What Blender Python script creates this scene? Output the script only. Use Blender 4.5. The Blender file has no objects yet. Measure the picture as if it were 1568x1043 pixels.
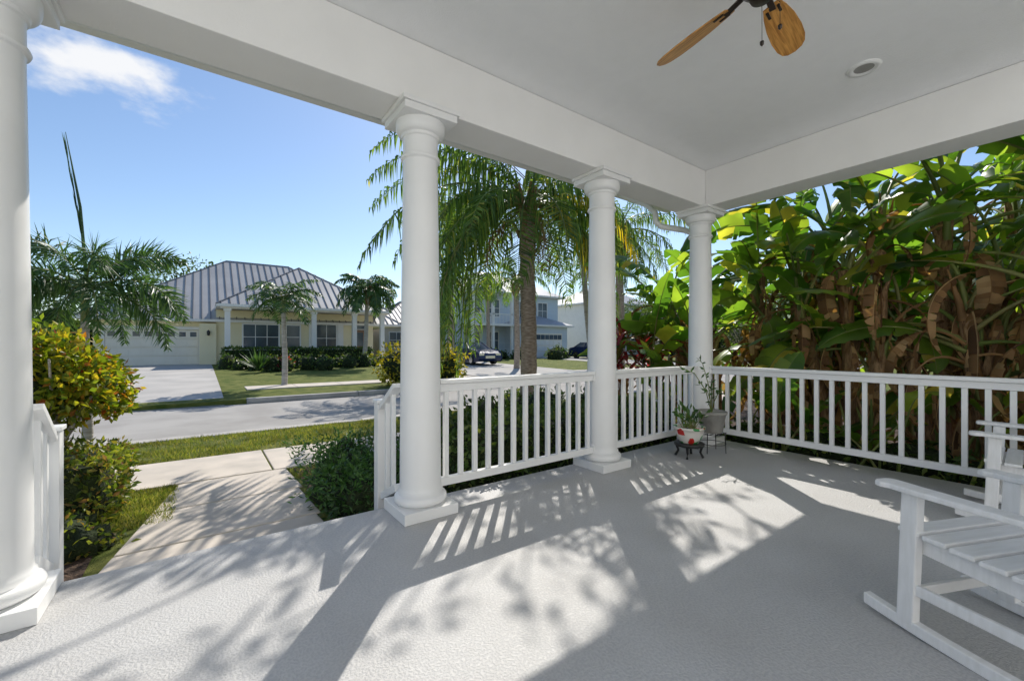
import bpy, math, random
from math import sin, cos, pi, radians
from mathutils import Vector, Matrix, noise
R = random.Random(11)
U = R.uniform
Z = Vector((0,0,1))
scene = bpy.context.scene

# ------------------------------------------------------------------ helpers
class MB:
    def __init__(s): s.v=[]; s.f=[]; s.m=[]; s.s=[]
    def add(s, vs, fs, mi=0, sm=False):
        o=len(s.v); s.v.extend([tuple(v) for v in vs])
        for f in fs:
            s.f.append(tuple(i+o for i in f)); s.m.append(mi); s.s.append(sm)
    def box(s,x0,y0,z0,x1,y1,z1,mi=0):
        v=[(x0,y0,z0),(x1,y0,z0),(x1,y1,z0),(x0,y1,z0),(x0,y0,z1),(x1,y0,z1),(x1,y1,z1),(x0,y1,z1)]
        s.add(v,[(0,3,2,1),(4,5,6,7),(0,1,5,4),(1,2,6,5),(2,3,7,6),(3,0,4,7)],mi)
    def bar(s,p,q,w,h,mi=0,up=Z):
        p=Vector(p);q=Vector(q);d=(q-p).normalized()
        sd=d.cross(up)
        if sd.length<1e-4: sd=Vector((1,0,0))
        sd.normalize(); u=sd.cross(d).normalized()
        v=[]
        for c in (p,q):
            for a,b in ((-1,-1),(1,-1),(1,1),(-1,1)):
                v.append(c+sd*a*w/2+u*b*h/2)
        s.add(v,[(0,3,2,1),(4,5,6,7),(0,1,5,4),(1,2,6,5),(2,3,7,6),(3,0,4,7)],mi)
    def lathe(s,cx,cy,prof,n=40,mi=0,sm=True):
        vs=[];fs=[]
        for r,z in prof:
            for i in range(n):
                a=2*pi*i/n; vs.append((cx+r*cos(a),cy+r*sin(a),z))
        for k in range(len(prof)-1):
            for i in range(n):
                j=(i+1)%n
                fs.append((k*n+i,k*n+j,(k+1)*n+j,(k+1)*n+i))
        s.add(vs,fs,mi,sm)
        s.add(vs[:n],[tuple(reversed(range(n)))],mi)
        s.add(vs[-n:],[tuple(range(n))],mi)
    def tube(s,pts,rad,n=6,mi=0,sm=True):
        pts=[Vector(p) for p in pts]; vs=[];fs=[]
        ref=Vector((.31,.17,.9)).normalized()
        for k,p in enumerate(pts):
            d=(pts[min(k+1,len(pts)-1)]-pts[max(k-1,0)]).normalized()
            a=d.cross(ref)
            if a.length<.05: a=d.cross(Vector((1,0,0)))
            a.normalize(); b=d.cross(a)
            r=rad[k] if hasattr(rad,'__len__') else rad
            for i in range(n):
                t=2*pi*i/n; vs.append(p+a*cos(t)*r+b*sin(t)*r)
        for k in range(len(pts)-1):
            for i in range(n):
                j=(i+1)%n
                fs.append((k*n+i,k*n+j,(k+1)*n+j,(k+1)*n+i))
        s.add(vs,fs,mi,sm)
        s.add(vs[:n],[tuple(range(n))],mi); s.add(vs[-n:],[tuple(range(n))],mi)
    def build(s,name,mats,parent=None,bevel=0,loc=None,rotz=None):
        me=bpy.data.meshes.new(name)
        me.from_pydata(s.v,[],s.f)
        for m in mats: me.materials.append(m)
        me.polygons.foreach_set('material_index',s.m)
        me.polygons.foreach_set('use_smooth',s.s)
        me.update()
        ob=bpy.data.objects.new(name,me); scene.collection.objects.link(ob)
        if parent: ob.parent=parent
        if loc: ob.location=loc
        if rotz is not None: ob.rotation_euler=(0,0,rotz)
        if bevel:
            b=ob.modifiers.new('bevel','BEVEL'); b.width=bevel; b.segments=2; b.limit_method='ANGLE'; b.angle_limit=radians(50)
        return ob
def empty(name,loc=(0,0,0),rotz=0):
    e=bpy.data.objects.new(name,None); e.location=loc; e.rotation_euler=(0,0,rotz)
    e.empty_display_size=.2; scene.collection.objects.link(e); return e

def newmat(name):
    m=bpy.data.materials.new(name); m.use_nodes=True
    nt=m.node_tree; nt.nodes.clear()
    out=nt.nodes.new('ShaderNodeOutputMaterial'); return m,nt,out
def mat(name,c,c2=None,rough=.6,scale=5,bump=0,bscale=80,metal=0,stretch=(1,1,1),detail=6,lo=.35,hi=.65,bdist=.01,spec=.5):
    m,nt,out=newmat(name); N=nt.nodes; L=nt.links
    p=N.new('ShaderNodeBsdfPrincipled'); L.new(p.outputs[0],out.inputs[0])
    p.inputs['Roughness'].default_value=rough; p.inputs['Metallic'].default_value=metal
    p.inputs['Specular IOR Level'].default_value=spec
    p.inputs['Base Color'].default_value=(*c,1)
    tc=N.new('ShaderNodeTexCoord'); mp=N.new('ShaderNodeMapping'); mp.inputs['Scale'].default_value=stretch
    L.new(tc.outputs['Object'],mp.inputs[0])
    if c2:
        n=N.new('ShaderNodeTexNoise'); n.inputs['Scale'].default_value=scale; n.inputs['Detail'].default_value=detail
        L.new(mp.outputs[0],n.inputs['Vector'])
        r=N.new('ShaderNodeValToRGB'); r.color_ramp.elements[0].position=lo; r.color_ramp.elements[1].position=hi
        r.color_ramp.elements[0].color=(*c,1); r.color_ramp.elements[1].color=(*c2,1)
        L.new(n.outputs['Fac'],r.inputs[0]); L.new(r.outputs[0],p.inputs['Base Color'])
    if bump:
        n2=N.new('ShaderNodeTexNoise'); n2.inputs['Scale'].default_value=bscale; n2.inputs['Detail'].default_value=4
        L.new(mp.outputs[0],n2.inputs['Vector'])
        b=N.new('ShaderNodeBump'); b.inputs['Strength'].default_value=bump; b.inputs['Distance'].default_value=bdist
        L.new(n2.outputs['Fac'],b.inputs['Height']); L.new(b.outputs[0],p.inputs['Normal'])
    return m
def leafmat(name,cols,trans=.4,rough=.45,tb=1.6,pos=None):
    m,nt,out=newmat(name); N=nt.nodes; L=nt.links
    g=N.new('ShaderNodeNewGeometry'); r=N.new('ShaderNodeValToRGB')
    cr=r.color_ramp
    for i,c in enumerate(cols):
        ps=(pos[i] if pos else i/(len(cols)-1))
        if i==0: e=cr.elements[0]; e.position=ps
        elif i==len(cols)-1: e=cr.elements[1]; e.position=ps
        else: e=None
        if e: e.color=(*c,1)
    for i,c in enumerate(cols[1:-1]):
        e=cr.elements.new(pos[i+1] if pos else (i+1)/(len(cols)-1)); e.color=(*c,1)
    L.new(g.outputs['Random Per Island'],r.inputs[0])
    tc=N.new('ShaderNodeTexCoord'); n=N.new('ShaderNodeTexNoise'); n.inputs['Scale'].default_value=2.5
    L.new(tc.outputs['Object'],n.inputs['Vector'])
    mr=N.new('ShaderNodeMapRange'); mr.inputs['From Min'].default_value=.3; mr.inputs['From Max'].default_value=.7
    mr.inputs['To Min'].default_value=.6; mr.inputs['To Max'].default_value=1.35
    L.new(n.outputs['Fac'],mr.inputs[0])
    vm=N.new('ShaderNodeVectorMath'); vm.operation='SCALE'
    L.new(r.outputs[0],vm.inputs[0]); L.new(mr.outputs[0],vm.inputs['Scale'])
    p=N.new('ShaderNodeBsdfPrincipled'); p.inputs['Roughness'].default_value=rough
    L.new(vm.outputs[0],p.inputs['Base Color'])
    t=N.new('ShaderNodeBsdfTranslucent')
    v2=N.new('ShaderNodeVectorMath'); v2.operation='MULTIPLY'; v2.inputs[1].default_value=(tb*1.15,tb*1.1,tb*.5)
    L.new(vm.outputs[0],v2.inputs[0]); L.new(v2.outputs[0],t.inputs[0])
    mx=N.new('ShaderNodeMixShader'); mx.inputs[0].default_value=trans
    L.new(p.outputs[0],mx.inputs[1]); L.new(t.outputs[0],mx.inputs[2]); L.new(mx.outputs[0],out.inputs[0])
    return m

# ------------------------------------------------------------------ materials
WHITE=mat('white_paint',(.88,.88,.87),(.84,.84,.83),rough=.38,scale=3,bump=.05,bscale=40,bdist=.002)
CEIL=mat('ceiling_paint',(.95,.95,.945),(.93,.93,.925),rough=.85,scale=8,bump=.45,bscale=120,bdist=.005)
BEAMM=mat('beam_paint',(.91,.90,.88),(.88,.87,.85),rough=.75,scale=3,bump=.25,bscale=110,bdist=.004)
CHAIRW=mat('chair_paint',(.86,.86,.86),(.79,.79,.78),rough=.4,scale=9,bump=.1,bscale=30,bdist=.002,stretch=(1,6,1))
CONC=mat('concrete_path',(.68,.60,.51),(.50,.45,.385),rough=.9,scale=3.0,bump=.4,bscale=150,bdist=.004,lo=.3,hi=.75,detail=12)
CONC2=mat('concrete_kerb',(.52,.49,.45),(.36,.34,.32),rough=.9,scale=2,bump=.3,bscale=60)
ASPH=mat('asphalt',(.34,.32,.295),(.42,.40,.37),rough=.95,scale=1.2,bump=.5,bscale=160,bdist=.006,detail=10,spec=.3)
DRIVE=mat('driveway_concrete',(.52,.49,.45),(.42,.40,.37),rough=.95,scale=.8,bump=.2,bscale=60,spec=.3)
GRASS=mat('lawn',(.09,.13,.02),(.21,.22,.055),rough=.95,scale=3.2,bump=.9,bscale=120,bdist=.03,detail=12,spec=.2)
MULCH=mat('mulch',(.05,.03,.02),(.13,.08,.05),rough=.95,scale=25,bump=1,bscale=60,bdist=.03)
BARK=mat('palm_bark',(.56,.45,.36),(.28,.21,.16),rough=.95,scale=9,bump=1,bscale=22,bdist=.03,stretch=(1,1,4))
BARKL=mat('grey_palm_trunk',(.52,.48,.43),(.32,.29,.25),rough=.9,scale=6,bump=.6,bscale=14,bdist=.02,stretch=(.6,.6,5))
FIBRE=mat('palm_fibre',(.20,.11,.05),(.46,.29,.15),rough=.95,scale=14,bump=1,bscale=40,bdist=.02,stretch=(3,3,.6))
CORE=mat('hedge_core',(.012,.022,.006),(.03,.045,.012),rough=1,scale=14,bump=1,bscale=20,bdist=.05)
ROOFM=mat('metal_roof',(.50,.48,.455),(.42,.405,.39),rough=.5,scale=.6,metal=.1)
ROOFG=mat('grey_roof',(.38,.39,.41),(.32,.33,.35),rough=.6,scale=1)
CREAM=mat('cream_stucco',(.92,.81,.54),(.88,.77,.50),rough=.9,scale=.8,bump=.1,bscale=40)
GARD=mat('garage_door_paint',(.90,.83,.71),(.86,.79,.67),rough=.6,scale=2)
TRIM=mat('house_trim',(.90,.87,.82),(.86,.83,.78),rough=.6,scale=2)
BLUEW=mat('blue_siding',(.62,.69,.76),(.57,.64,.71),rough=.8,scale=1,bump=.4,bscale=8,stretch=(.05,.05,4),bdist=.03)
BEIGE=mat('beige_stucco',(.72,.65,.54),(.67,.60,.50),rough=.9,scale=1)
GLASS=mat('window_glass',(.05,.07,.09),(.12,.15,.18),rough=.08,scale=.5)
DOORB=mat('wood_door',(.20,.11,.06),(.28,.16,.09),rough=.5,scale=6,stretch=(4,4,1))
BRONZE=mat('fan_bronze',(.045,.035,.03),(.07,.05,.04),rough=.35,metal=.7,scale=6)
BLACK=mat('black_metal',(.015,.015,.015),(.03,.03,.03),rough=.4,scale=10)
POTG=mat('grey_pot',(.36,.35,.32),(.27,.26,.24),rough=.8,scale=12,bump=.3,bscale=50)
SOIL=mat('soil',(.03,.02,.015),(.06,.04,.03),rough=1,scale=40,bump=1,bscale=60)
DARK=mat('rubber',(.02,.02,.02),(.03,.03,.03),rough=.8,scale=5)
CHROME=mat('chrome',(.6,.6,.6),rough=.2,metal=1)
CARB=mat('car_paint',(.006,.018,.07),(.008,.022,.08),rough=.25,scale=2,spec=.5)
HYD=mat('yellow_paint',(.70,.48,.03),(.62,.42,.03),rough=.45,scale=6)
LAMPW=mat('light_trim',(.86,.86,.84),(.84,.84,.82),rough=.4,scale=4)
LAMPI=mat('light_baffle',(.32,.31,.29),(.42,.41,.38),rough=.5,scale=8)
BOUNCEW=mat('bounce_wall_siding',(.91,.90,.87),(.88,.87,.84),rough=.8,scale=2,bump=.2,bscale=20)  # for the added walls that bounce sunlight into the porch
BOUNCEF=mat('bounce_floor_white',(.86,.85,.82),(.82,.81,.78),rough=.8,scale=2,bump=.2,bscale=60)  # bright slab colour, added to throw light up at the ceiling

def woodmat():
    m,nt,out=newmat('fan_blade_wood'); N=nt.nodes; L=nt.links
    p=N.new('ShaderNodeBsdfPrincipled'); p.inputs['Roughness'].default_value=.35
    tc=N.new('ShaderNodeTexCoord'); mp=N.new('ShaderNodeMapping'); mp.inputs['Scale'].default_value=(1.2,16,16)
    n=N.new('ShaderNodeTexNoise'); n.inputs['Scale'].default_value=5; n.inputs['Detail'].default_value=8; n.inputs['Distortion'].default_value=.6
    r=N.new('ShaderNodeValToRGB'); r.color_ramp.elements[0].position=.32; r.color_ramp.elements[1].position=.68
    r.color_ramp.elements[0].color=(.34,.14,.03,1); r.color_ramp.elements[1].color=(.72,.37,.10,1)
    L.new(tc.outputs['Object'],mp.inputs[0]); L.new(mp.outputs[0],n.inputs['Vector']); L.new(n.outputs['Fac'],r.inputs[0])
    L.new(r.outputs[0],p.inputs['Base Color']); L.new(p.outputs[0],out.inputs[0]); return m
WOOD=woodmat()

def floormat():
    m,nt,out=newmat('sprayed_porch_floor'); N=nt.nodes; L=nt.links
    p=N.new('ShaderNodeBsdfPrincipled'); p.inputs['Roughness'].default_value=.6
    tc=N.new('ShaderNodeTexCoord')
    n=N.new('ShaderNodeTexNoise'); n.inputs['Scale'].default_value=90; n.inputs['Detail'].default_value=4
    n1=N.new('ShaderNodeTexNoise'); n1.inputs['Scale'].default_value=1.6; n1.inputs['Detail'].default_value=8
    for q in (n,n1): L.new(tc.outputs['Object'],q.inputs['Vector'])
    r=N.new('ShaderNodeValToRGB'); r.color_ramp.elements[0].position=.40; r.color_ramp.elements[1].position=.60
    L.new(n.outputs['Fac'],r.inputs[0])
    c=N.new('ShaderNodeMix'); c.data_type='RGBA'
    c.inputs[6].default_value=(.485,.485,.487,1); c.inputs[7].default_value=(.56,.556,.55,1)
    L.new(r.outputs[0],c.inputs[0])
    r1=N.new('ShaderNodeValToRGB'); r1.color_ramp.elements[0].position=.3; r1.color_ramp.elements[1].position=.7
    r1.color_ramp.elements[0].color=(.87,.86,.845,1); r1.color_ramp.elements[1].color=(1,1,1,1)
    L.new(n1.outputs['Fac'],r1.inputs[0])
    mu=N.new('ShaderNodeMix'); mu.data_type='RGBA'; mu.blend_type='MULTIPLY'; mu.inputs[0].default_value=1
    L.new(c.outputs[2],mu.inputs[6]); L.new(r1.outputs[0],mu.inputs[7]); L.new(mu.outputs[2],p.inputs['Base Color'])
    b=N.new('ShaderNodeBump'); b.inputs['Strength'].default_value=.5; b.inputs['Distance'].default_value=.0035
    L.new(r.outputs[0],b.inputs['Height']); L.new(b.outputs[0],p.inputs['Normal'])
    L.new(p.outputs[0],out.inputs[0]); return m
FLOOR=floormat()

def potpaint():
    m,nt,out=newmat('painted_pot'); N=nt.nodes; L=nt.links
    p=N.new('ShaderNodeBsdfPrincipled'); p.inputs['Roughness'].default_value=.3
    tc=N.new('ShaderNodeTexCoord'); v=N.new('ShaderNodeTexVoronoi'); v.inputs['Scale'].default_value=17
    L.new(tc.outputs['Object'],v.inputs['Vector'])
    r=N.new('ShaderNodeValToRGB'); r.color_ramp.interpolation='CONSTANT'
    e=r.color_ramp.elements; e[0].position=0; e[0].color=(.75,.72,.66,1); e[1].position=.45; e[1].color=(.6,.03,.02,1)
    x=e.new(.62); x.color=(.04,.28,.08,1); x=e.new(.76); x.color=(.75,.72,.66,1)
    s=N.new('ShaderNodeSeparateColor'); L.new(v.outputs['Color'],s.inputs[0]); L.new(s.outputs[0],r.inputs[0])
    L.new(r.outputs[0],p.inputs['Base Color']); L.new(p.outputs[0],out.inputs[0]); return m
POTP=potpaint()

L_HEDGE=leafmat('hedge_leaves',[(.03,.07,.012),(.05,.10,.018),(.085,.15,.03),(.16,.19,.045)],trans=.35)
L_JUN=leafmat('juniper_leaves',[(.03,.08,.02),(.05,.13,.03),(.10,.20,.05)],trans=.3)
L_GCOV=leafmat('groundcover_leaves',[(.04,.08,.010),(.10,.15,.02),(.24,.27,.04),(.22,.11,.04)],trans=.4)
L_CROT=leafmat('copperleaf_leaves',[(.07,.13,.01),(.20,.27,.02),(.44,.42,.03),(.50,.36,.03),(.42,.08,.02)],trans=.5,tb=1.3,pos=[0,.42,.76,.90,1])
L_YEL=leafmat('yellow_shrub_leaves',[(.12,.16,.01),(.34,.32,.02),(.55,.42,.03)],trans=.4,tb=1.2)
L_PALM=leafmat('queen_palm_leaflets',[(.05,.11,.025),(.10,.18,.035),(.16,.25,.05),(.36,.34,.07)],trans=.48,tb=1.75,pos=[0,.5,.9,1])
L_YPALM=leafmat('yellowing_leaflets',[(.20,.22,.02),(.46,.38,.03),(.66,.47,.03)],trans=.5,tb=1.5)
L_FOX=leafmat('foxtail_leaflets',[(.035,.09,.028),(.06,.13,.04),(.10,.18,.065)],trans=.35,tb=1.4)
L_BAN=leafmat('bird_of_paradise_blade',[(.03,.08,.012),(.06,.14,.018),(.11,.20,.025),(.20,.28,.04),(.40,.34,.06)],trans=.5,rough=.32,tb=2.5,pos=[0,.3,.62,.9,1])
L_PET=leafmat('petiole',[(.14,.20,.05),(.22,.27,.07),(.30,.27,.10)],trans=.15)
L_DRY=leafmat('dry_leaf',[(.14,.07,.03),(.36,.20,.085),(.58,.40,.21)],trans=.4,tb=1.3,rough=.8)
L_RED=leafmat('cordyline_leaves',[(.10,.02,.02),(.30,.02,.035),(.50,.05,.09),(.12,.14,.03),(.07,.15,.03)],trans=.5,tb=1.5)
L_TREE=leafmat('tree_leaves',[(.03,.06,.010),(.055,.10,.018),(.09,.14,.03)],trans=.4)
L_GR=leafmat('grass_blades',[(.10,.15,.025),(.21,.25,.05),(.38,.34,.12)],trans=.4,tb=1.3)
L_FAR=leafmat('far_tree_leaves',[(.04,.07,.02),(.07,.11,.03),(.11,.15,.045)],trans=.25)

# ------------------------------------------------------------------ terrain
PROF=[(-300,-.3),(8.70,-.3),(8.72,-.42),(13.64,-.42),(13.66,-.3),(16,-.27),(28,-.03),(400,0)]
def gz(y):
    for (a,za),(b,zb) in zip(PROF,PROF[1:]):
        if a<=y<=b: return za+(zb-za)*(y-a)/(b-a)
    return 0
m=MB()
for (a,za),(b,zb) in zip(PROF,PROF[1:]):
    m.add([(-400,a,za),(400,a,za),(400,b,zb),(-400,b,zb)],[(0,1,2,3)])
m.build('ground',[GRASS])
m=MB(); m.add([(-300,8.75,-.414),(300,8.75,-.414),(300,13.6,-.414),(-300,13.6,-.414)],[(0,1,2,3)])
m.build('street',[ASPH])
m=MB()
x=-60
while x<80:
    m.box(x,8.5,-.40,x+2.99,8.74,-.285); x+=3
m.build('kerb',[CONC2],bevel=.02)
m=MB()
for a,b in ((-60,-5.6),(1.0,9.6),(17,24),(30,80)):
    x=a
    while x<b:
        e=min(x+2.99,b); m.box(x,13.61,-.42,e,13.8,-.27); x+=3
m.build('kerb',[CONC2],bevel=.02)
m=MB(); x=-14.2
while x<22:
    m.box(x,5.76,-.35,x+1.47,6.92,-.283+U(-.002,.002)); x+=1.49
m.build('sidewalk',[CONC],bevel=.01)
m=MB(); x=-30
while x<60:
    if not(-5.6<x+.7<.6): m.box(x,16.0,-.35,x+1.47,17.2,-.235)
    x+=1.485
m.build('sidewalk',[CONC],bevel=.008)
m=MB()
ys=[3.43,4.05,4.9,5.745]
L_=lambda y:-.62+(y-3.4)*.18
for a,b in zip(ys,ys[1:]):
    a+=.01;b-=.01
    vs=[(L_(a),a,-.33),(.86,a,-.33),(.82,b,-.33),(L_(b),b,-.33)]
    vs+= [(p[0],p[1],-.284) for p in vs]
    m.add(vs,[(0,3,2,1),(4,5,6,7),(0,1,5,4),(1,2,6,5),(2,3,7,6),(3,0,4,7)])
m.build('garden_path',[CONC],bevel=.01)
def drive(x0,x1,y1,name='driveway'):
    m=MB(); pts=[(13.6,-.405),(14.4,-.285),(16,-.226),(28,-.02),(y1,-.015)]
    for (a,za),(b,zb) in zip(pts,pts[1:]):
        m.add([(x0,a,za),(x1,a,za),(x1,b,zb),(x0,b,zb)],[(0,1,2,3)])
    m.build(name,[DRIVE])
drive(-5.3,.5,33.2); drive(10,16.6,33); drive(24.4,29.6,33)
m=MB()
for x0,y0,x1,y1 in ((.9,3.1,5.6,5.7),(5.3,-4,12,6),( -2.6,3.1,-.62,4.9)):
    m.add([(x0,y0,-.294),(x1,y0,-.294),(x1,y1,-.294),(x0,y1,-.294)],[(0,1,2,3)])
m.build('mulch_bed',[MULCH])

# ------------------------------------------------------------------ porch shell
BX=-1.15; BY=-.05
m=MB(); m.box(-2.9,-.6,-.42,5.32,3.09,0); m.build('porch_floor',[FLOOR],bevel=.012)
m=MB(); m.box(-2.9,-5,-.42,5.32,-.604,-.003); m.build('bounce_floor',[BOUNCEF],bevel=.005)  # added pale floor behind the camera, bounces sunlight onto the ceiling
m=MB(); m.box(-.66,3.093,-.42,1.12,3.42,-.15); m.build('porch_step',[FLOOR],bevel=.012)
BZ=2.86; CZ=3.295
m=MB(); m.box(BX,BY,CZ,5.25,3.1,3.40); m.build('porch_ceiling',[CEIL])
m=MB(); m.box(BX,2.75,BZ,5.25,3.1,CZ-.002); m.box(4.9,BY,BZ,5.25,2.748,CZ-.002)
m.build('porch_beam',[BEAMM],bevel=.006)
m=MB(); m.box(BX-.1,BY-.1,3.42,6.3,4.12,3.5,0)
m.add([(BX-.1,4.12,3.504),(6.3,4.12,3.504),(6.3,BY-.1,3.504),(BX-.1,BY-.1,3.504),(1.2,1.9,3.9),(3.9,1.9,3.9)],[(0,1,5,4),(1,2,5),(2,3,4,5),(3,0,4)],1)
m.build('porch_roof',[WHITE,ROOFG])
m=MB(); m.box(BX-.1,4.125,3.40,6.3,4.22,3.51); m.build('roof_gutter',[WHITE],bevel=.01)
m=MB(); m.tube([(5.0,4.12,3.42),(4.98,3.62,3.12),(4.97,3.5,2.98),(4.97,3.49,2.86),(5.0,3.43,2.79),(5.2,3.2,2.72),(5.27,3.15,2.68),(5.30,3.13,2.5),(5.31,3.13,-.25)],.038,12)
m.build('downspout',[WHITE])

h=empty('bounce_walls')  # added unseen sunlit walls, reflecting fill light into the porch
m=MB()
m.box(-3.3,-5.6,-.4,9,-5.05,7.0); m.box(-3.5,-5.6,-.4,-2.95,1.2,7.0)
z=.1
while z<6.9:
    m.box(-2.94,-5.045,z,9,-5.035,z+.13); m.box(-2.945,-5.02,z,-2.935,1.2,z+.13); z+=.16
m.build('walls',[BOUNCEW],parent=h)
m=MB(); m.box(-3.6,-6.5,7.02,9.4,-4.95,7.2); m.box(-4.1,-4.93,7.02,-2.85,1.5,7.2); m.build('roof',[ROOFG],parent=h)
m=MB(); m.box(2.2,-5.03,.0,3.2,-4.99,2.15,0); m.box(2.35,-4.985,1.2,3.05,-4.98,1.95,1); m.build('front_door',[TRIM,GLASS],parent=h)  # door dressing on the added bounce wall

def column(x,y,name='porch_column'):
    m=MB(); h=.20
    m.box(x-h,y-h,0.001,x+h,y+h,.075)
    pr=[(.185,.076)]
    for i in range(9):
        a=-pi/2+pi*i/8; pr.append((.158+.030*cos(a),.110+.033*sin(a)))
    pr+=[(.158,.146),(.158,.168),(.150,.176),(.146,.20)]
    for i in range(12):
        t=i/11; pr.append((.146-.024*t**1.4,.22+(2.50-.22)*t))
    pr+=[(.124,2.51),(.136,2.515),(.141,2.527),(.136,2.54),(.124,2.545),(.123,2.60),(.123,2.665),(.134,2.67),(.136,2.685)]
    for i in range(6):
        a=pi/2*i/5; pr.append((.138+.036*sin(a),.0+2.69+.05*(1-cos(a))))
    pr+=[(.176,2.775)]
    m.lathe(x,y,pr,64,0)
    m.box(x-.195,y-.195,2.776,x+.195,y+.195,2.825); m.box(x-.21,y-.21,2.8255,x+.21,y+.21,2.858)
    return m.build(name,[WHITE],bevel=.004)
CX=[-.768,1.28,3.204,5.0]; CY=2.87
for x in CX: column(x,CY)

def railing(p,q,name='porch_railing'):
    m=MB(); p=Vector(p);q=Vector(q); d=(q-p); L=d.length; d/=L
    up=Z
    m.bar(p+up*.925,q+up*.925,.095,.032); m.bar(p+up*.878,q+up*.878,.05,.058)
    m.bar(p+up*.18,q+up*.18,.05,.06)
    n=round(L/.128)
    for i in range(n):
        c=p+d*(L*(i+.5)/n)
        m.bar(c+up*.2105,c+up*.8485,.036,.036,up=d)
    for e,sg in ((p,1),(q,-1)):
        for zz in (.18,.895):
            c=e+d*.006*sg+up*zz
            m.bar(c-d*.008,c+d*.008,.075,.10)
    return m.build(name,[WHITE],bevel=.004)
railing((CX[1]+.14,CY,0),(CX[2]-.14,CY,0))
railing((CX[2]+.14,CY,0),(CX[3]-.14,CY,0))
railing((5.0,CY-.14,0),(5.0,-4.98,0))
def stair_rail(x,ye):
    m=MB()
    m.box(x-.045,ye-.045,-.42,x+.045,ye+.045,.735); m.box(x-.055,ye-.055,.7355,x+.055,ye+.055,.76)
    y0=CY+.15
    m.bar((x,y0,.90),(x,ye-.046,.70),.08,.035)
    m.bar((x,y0,.15),(x,ye-.046,0.0),.05,.055)
    for k in (.28,.62):
        yy=y0+(ye-y0)*k; m.bar((x,yy,.13-.15*k+.01),(x,yy,.88-.2*k),.034,.034,up=Vector((0,1,0)))
    m.build('stair_railing',[WHITE],bevel=.004)
stair_rail(1.17,3.38); stair_rail(-.66,3.32)

m=MB(); lx,ly=4.05,1.02
pr=[(.062,3.288),(.075,3.280),(.10,3.281),(.106,3.2945)]
n=48
vs=[];fs=[]
for r,z in pr:
    for i in range(n): vs.append((lx+r*cos(2*pi*i/n),ly+r*sin(2*pi*i/n),z))
for k in range(3):
    for i in range(n): j=(i+1)%n; fs.append((k*n+i,k*n+j,(k+1)*n+j,(k+1)*n+i))
m.add(vs,fs,0,True)
m.add([(lx+.0625*cos(2*pi*i/n),ly+.0625*sin(2*pi*i/n),3.2895) for i in range(n)],[tuple(range(n))],1)
m.build('recessed_ceiling_light',[LAMPW,LAMPI])

fan=empty('ceiling_fan',(2.22,.96,.03))
m=MB()
m.lathe(0,0,[(.02,3.264),(.075,3.262),(.07,3.23),(.03,3.21),(.014,3.205),(.014,3.06),(.05,3.05),(.09,3.03),(.105,2.99),(.105,2.94),(.085,2.915),(.055,2.90),(.055,2.88),(.045,2.86),(.0,2.855)],36)
m.build('motor',[BRONZE],parent=fan)
m=MB()
for (a,b,zz) in ((.09,.035,2.72),(.10,-.045,2.76)):
    m.tube([(a*.5,b*.5,2.90),(a,b,2.87),(a,b,zz)],.0015,5); m.lathe(a,b,[(.0,zz-.03),(.009,zz-.02),(.010,zz-.005),(.003,zz)],10)
m.build('pull_chains',[BRONZE],parent=fan)
for k in range(5):
    a=radians(80-72*k)
    m=MB()
    outl=[(.17,.040),(.24,.056),(.34,.071),(.46,.078),(.56,.074),(.62,.060),(.65,.038),(.662,.0)]
    top=[(x,y) for x,y in outl]+[(x,-y) for x,y in reversed(outl[:-1])]
    N_=len(top); tl=radians(-20)
    def T(x,y,z): return (x,y*cos(tl)-z*sin(tl),y*sin(tl)+z*cos(tl))
    vs=[T(x,y,.004) for x,y in top]+[T(x,y,-.004) for x,y in top]
    fs=[tuple(range(N_)),tuple(reversed(range(N_,2*N_)))]+[(i,N_+i,N_+(i+1)%N_,(i+1)%N_) for i in range(N_)]
    m.add(vs,fs,0)
    m.build('blade_%d'%(k+1),[WOOD],parent=fan,loc=(0,0,2.93),rotz=a)
    m=MB(); m.bar((.09,0,.012),(.20,0,-.008),.03,.01); m.bar((.19,-.025,.003),(.25,-.025,.003),.014,.007); m.bar((.19,.025,-.016),(.25,.025,-.016),.014,.007)
    m.build('blade_iron_%d'%(k+1),[BRONZE],parent=fan,loc=(0,0,2.93),rotz=a,bevel=.002)

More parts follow.
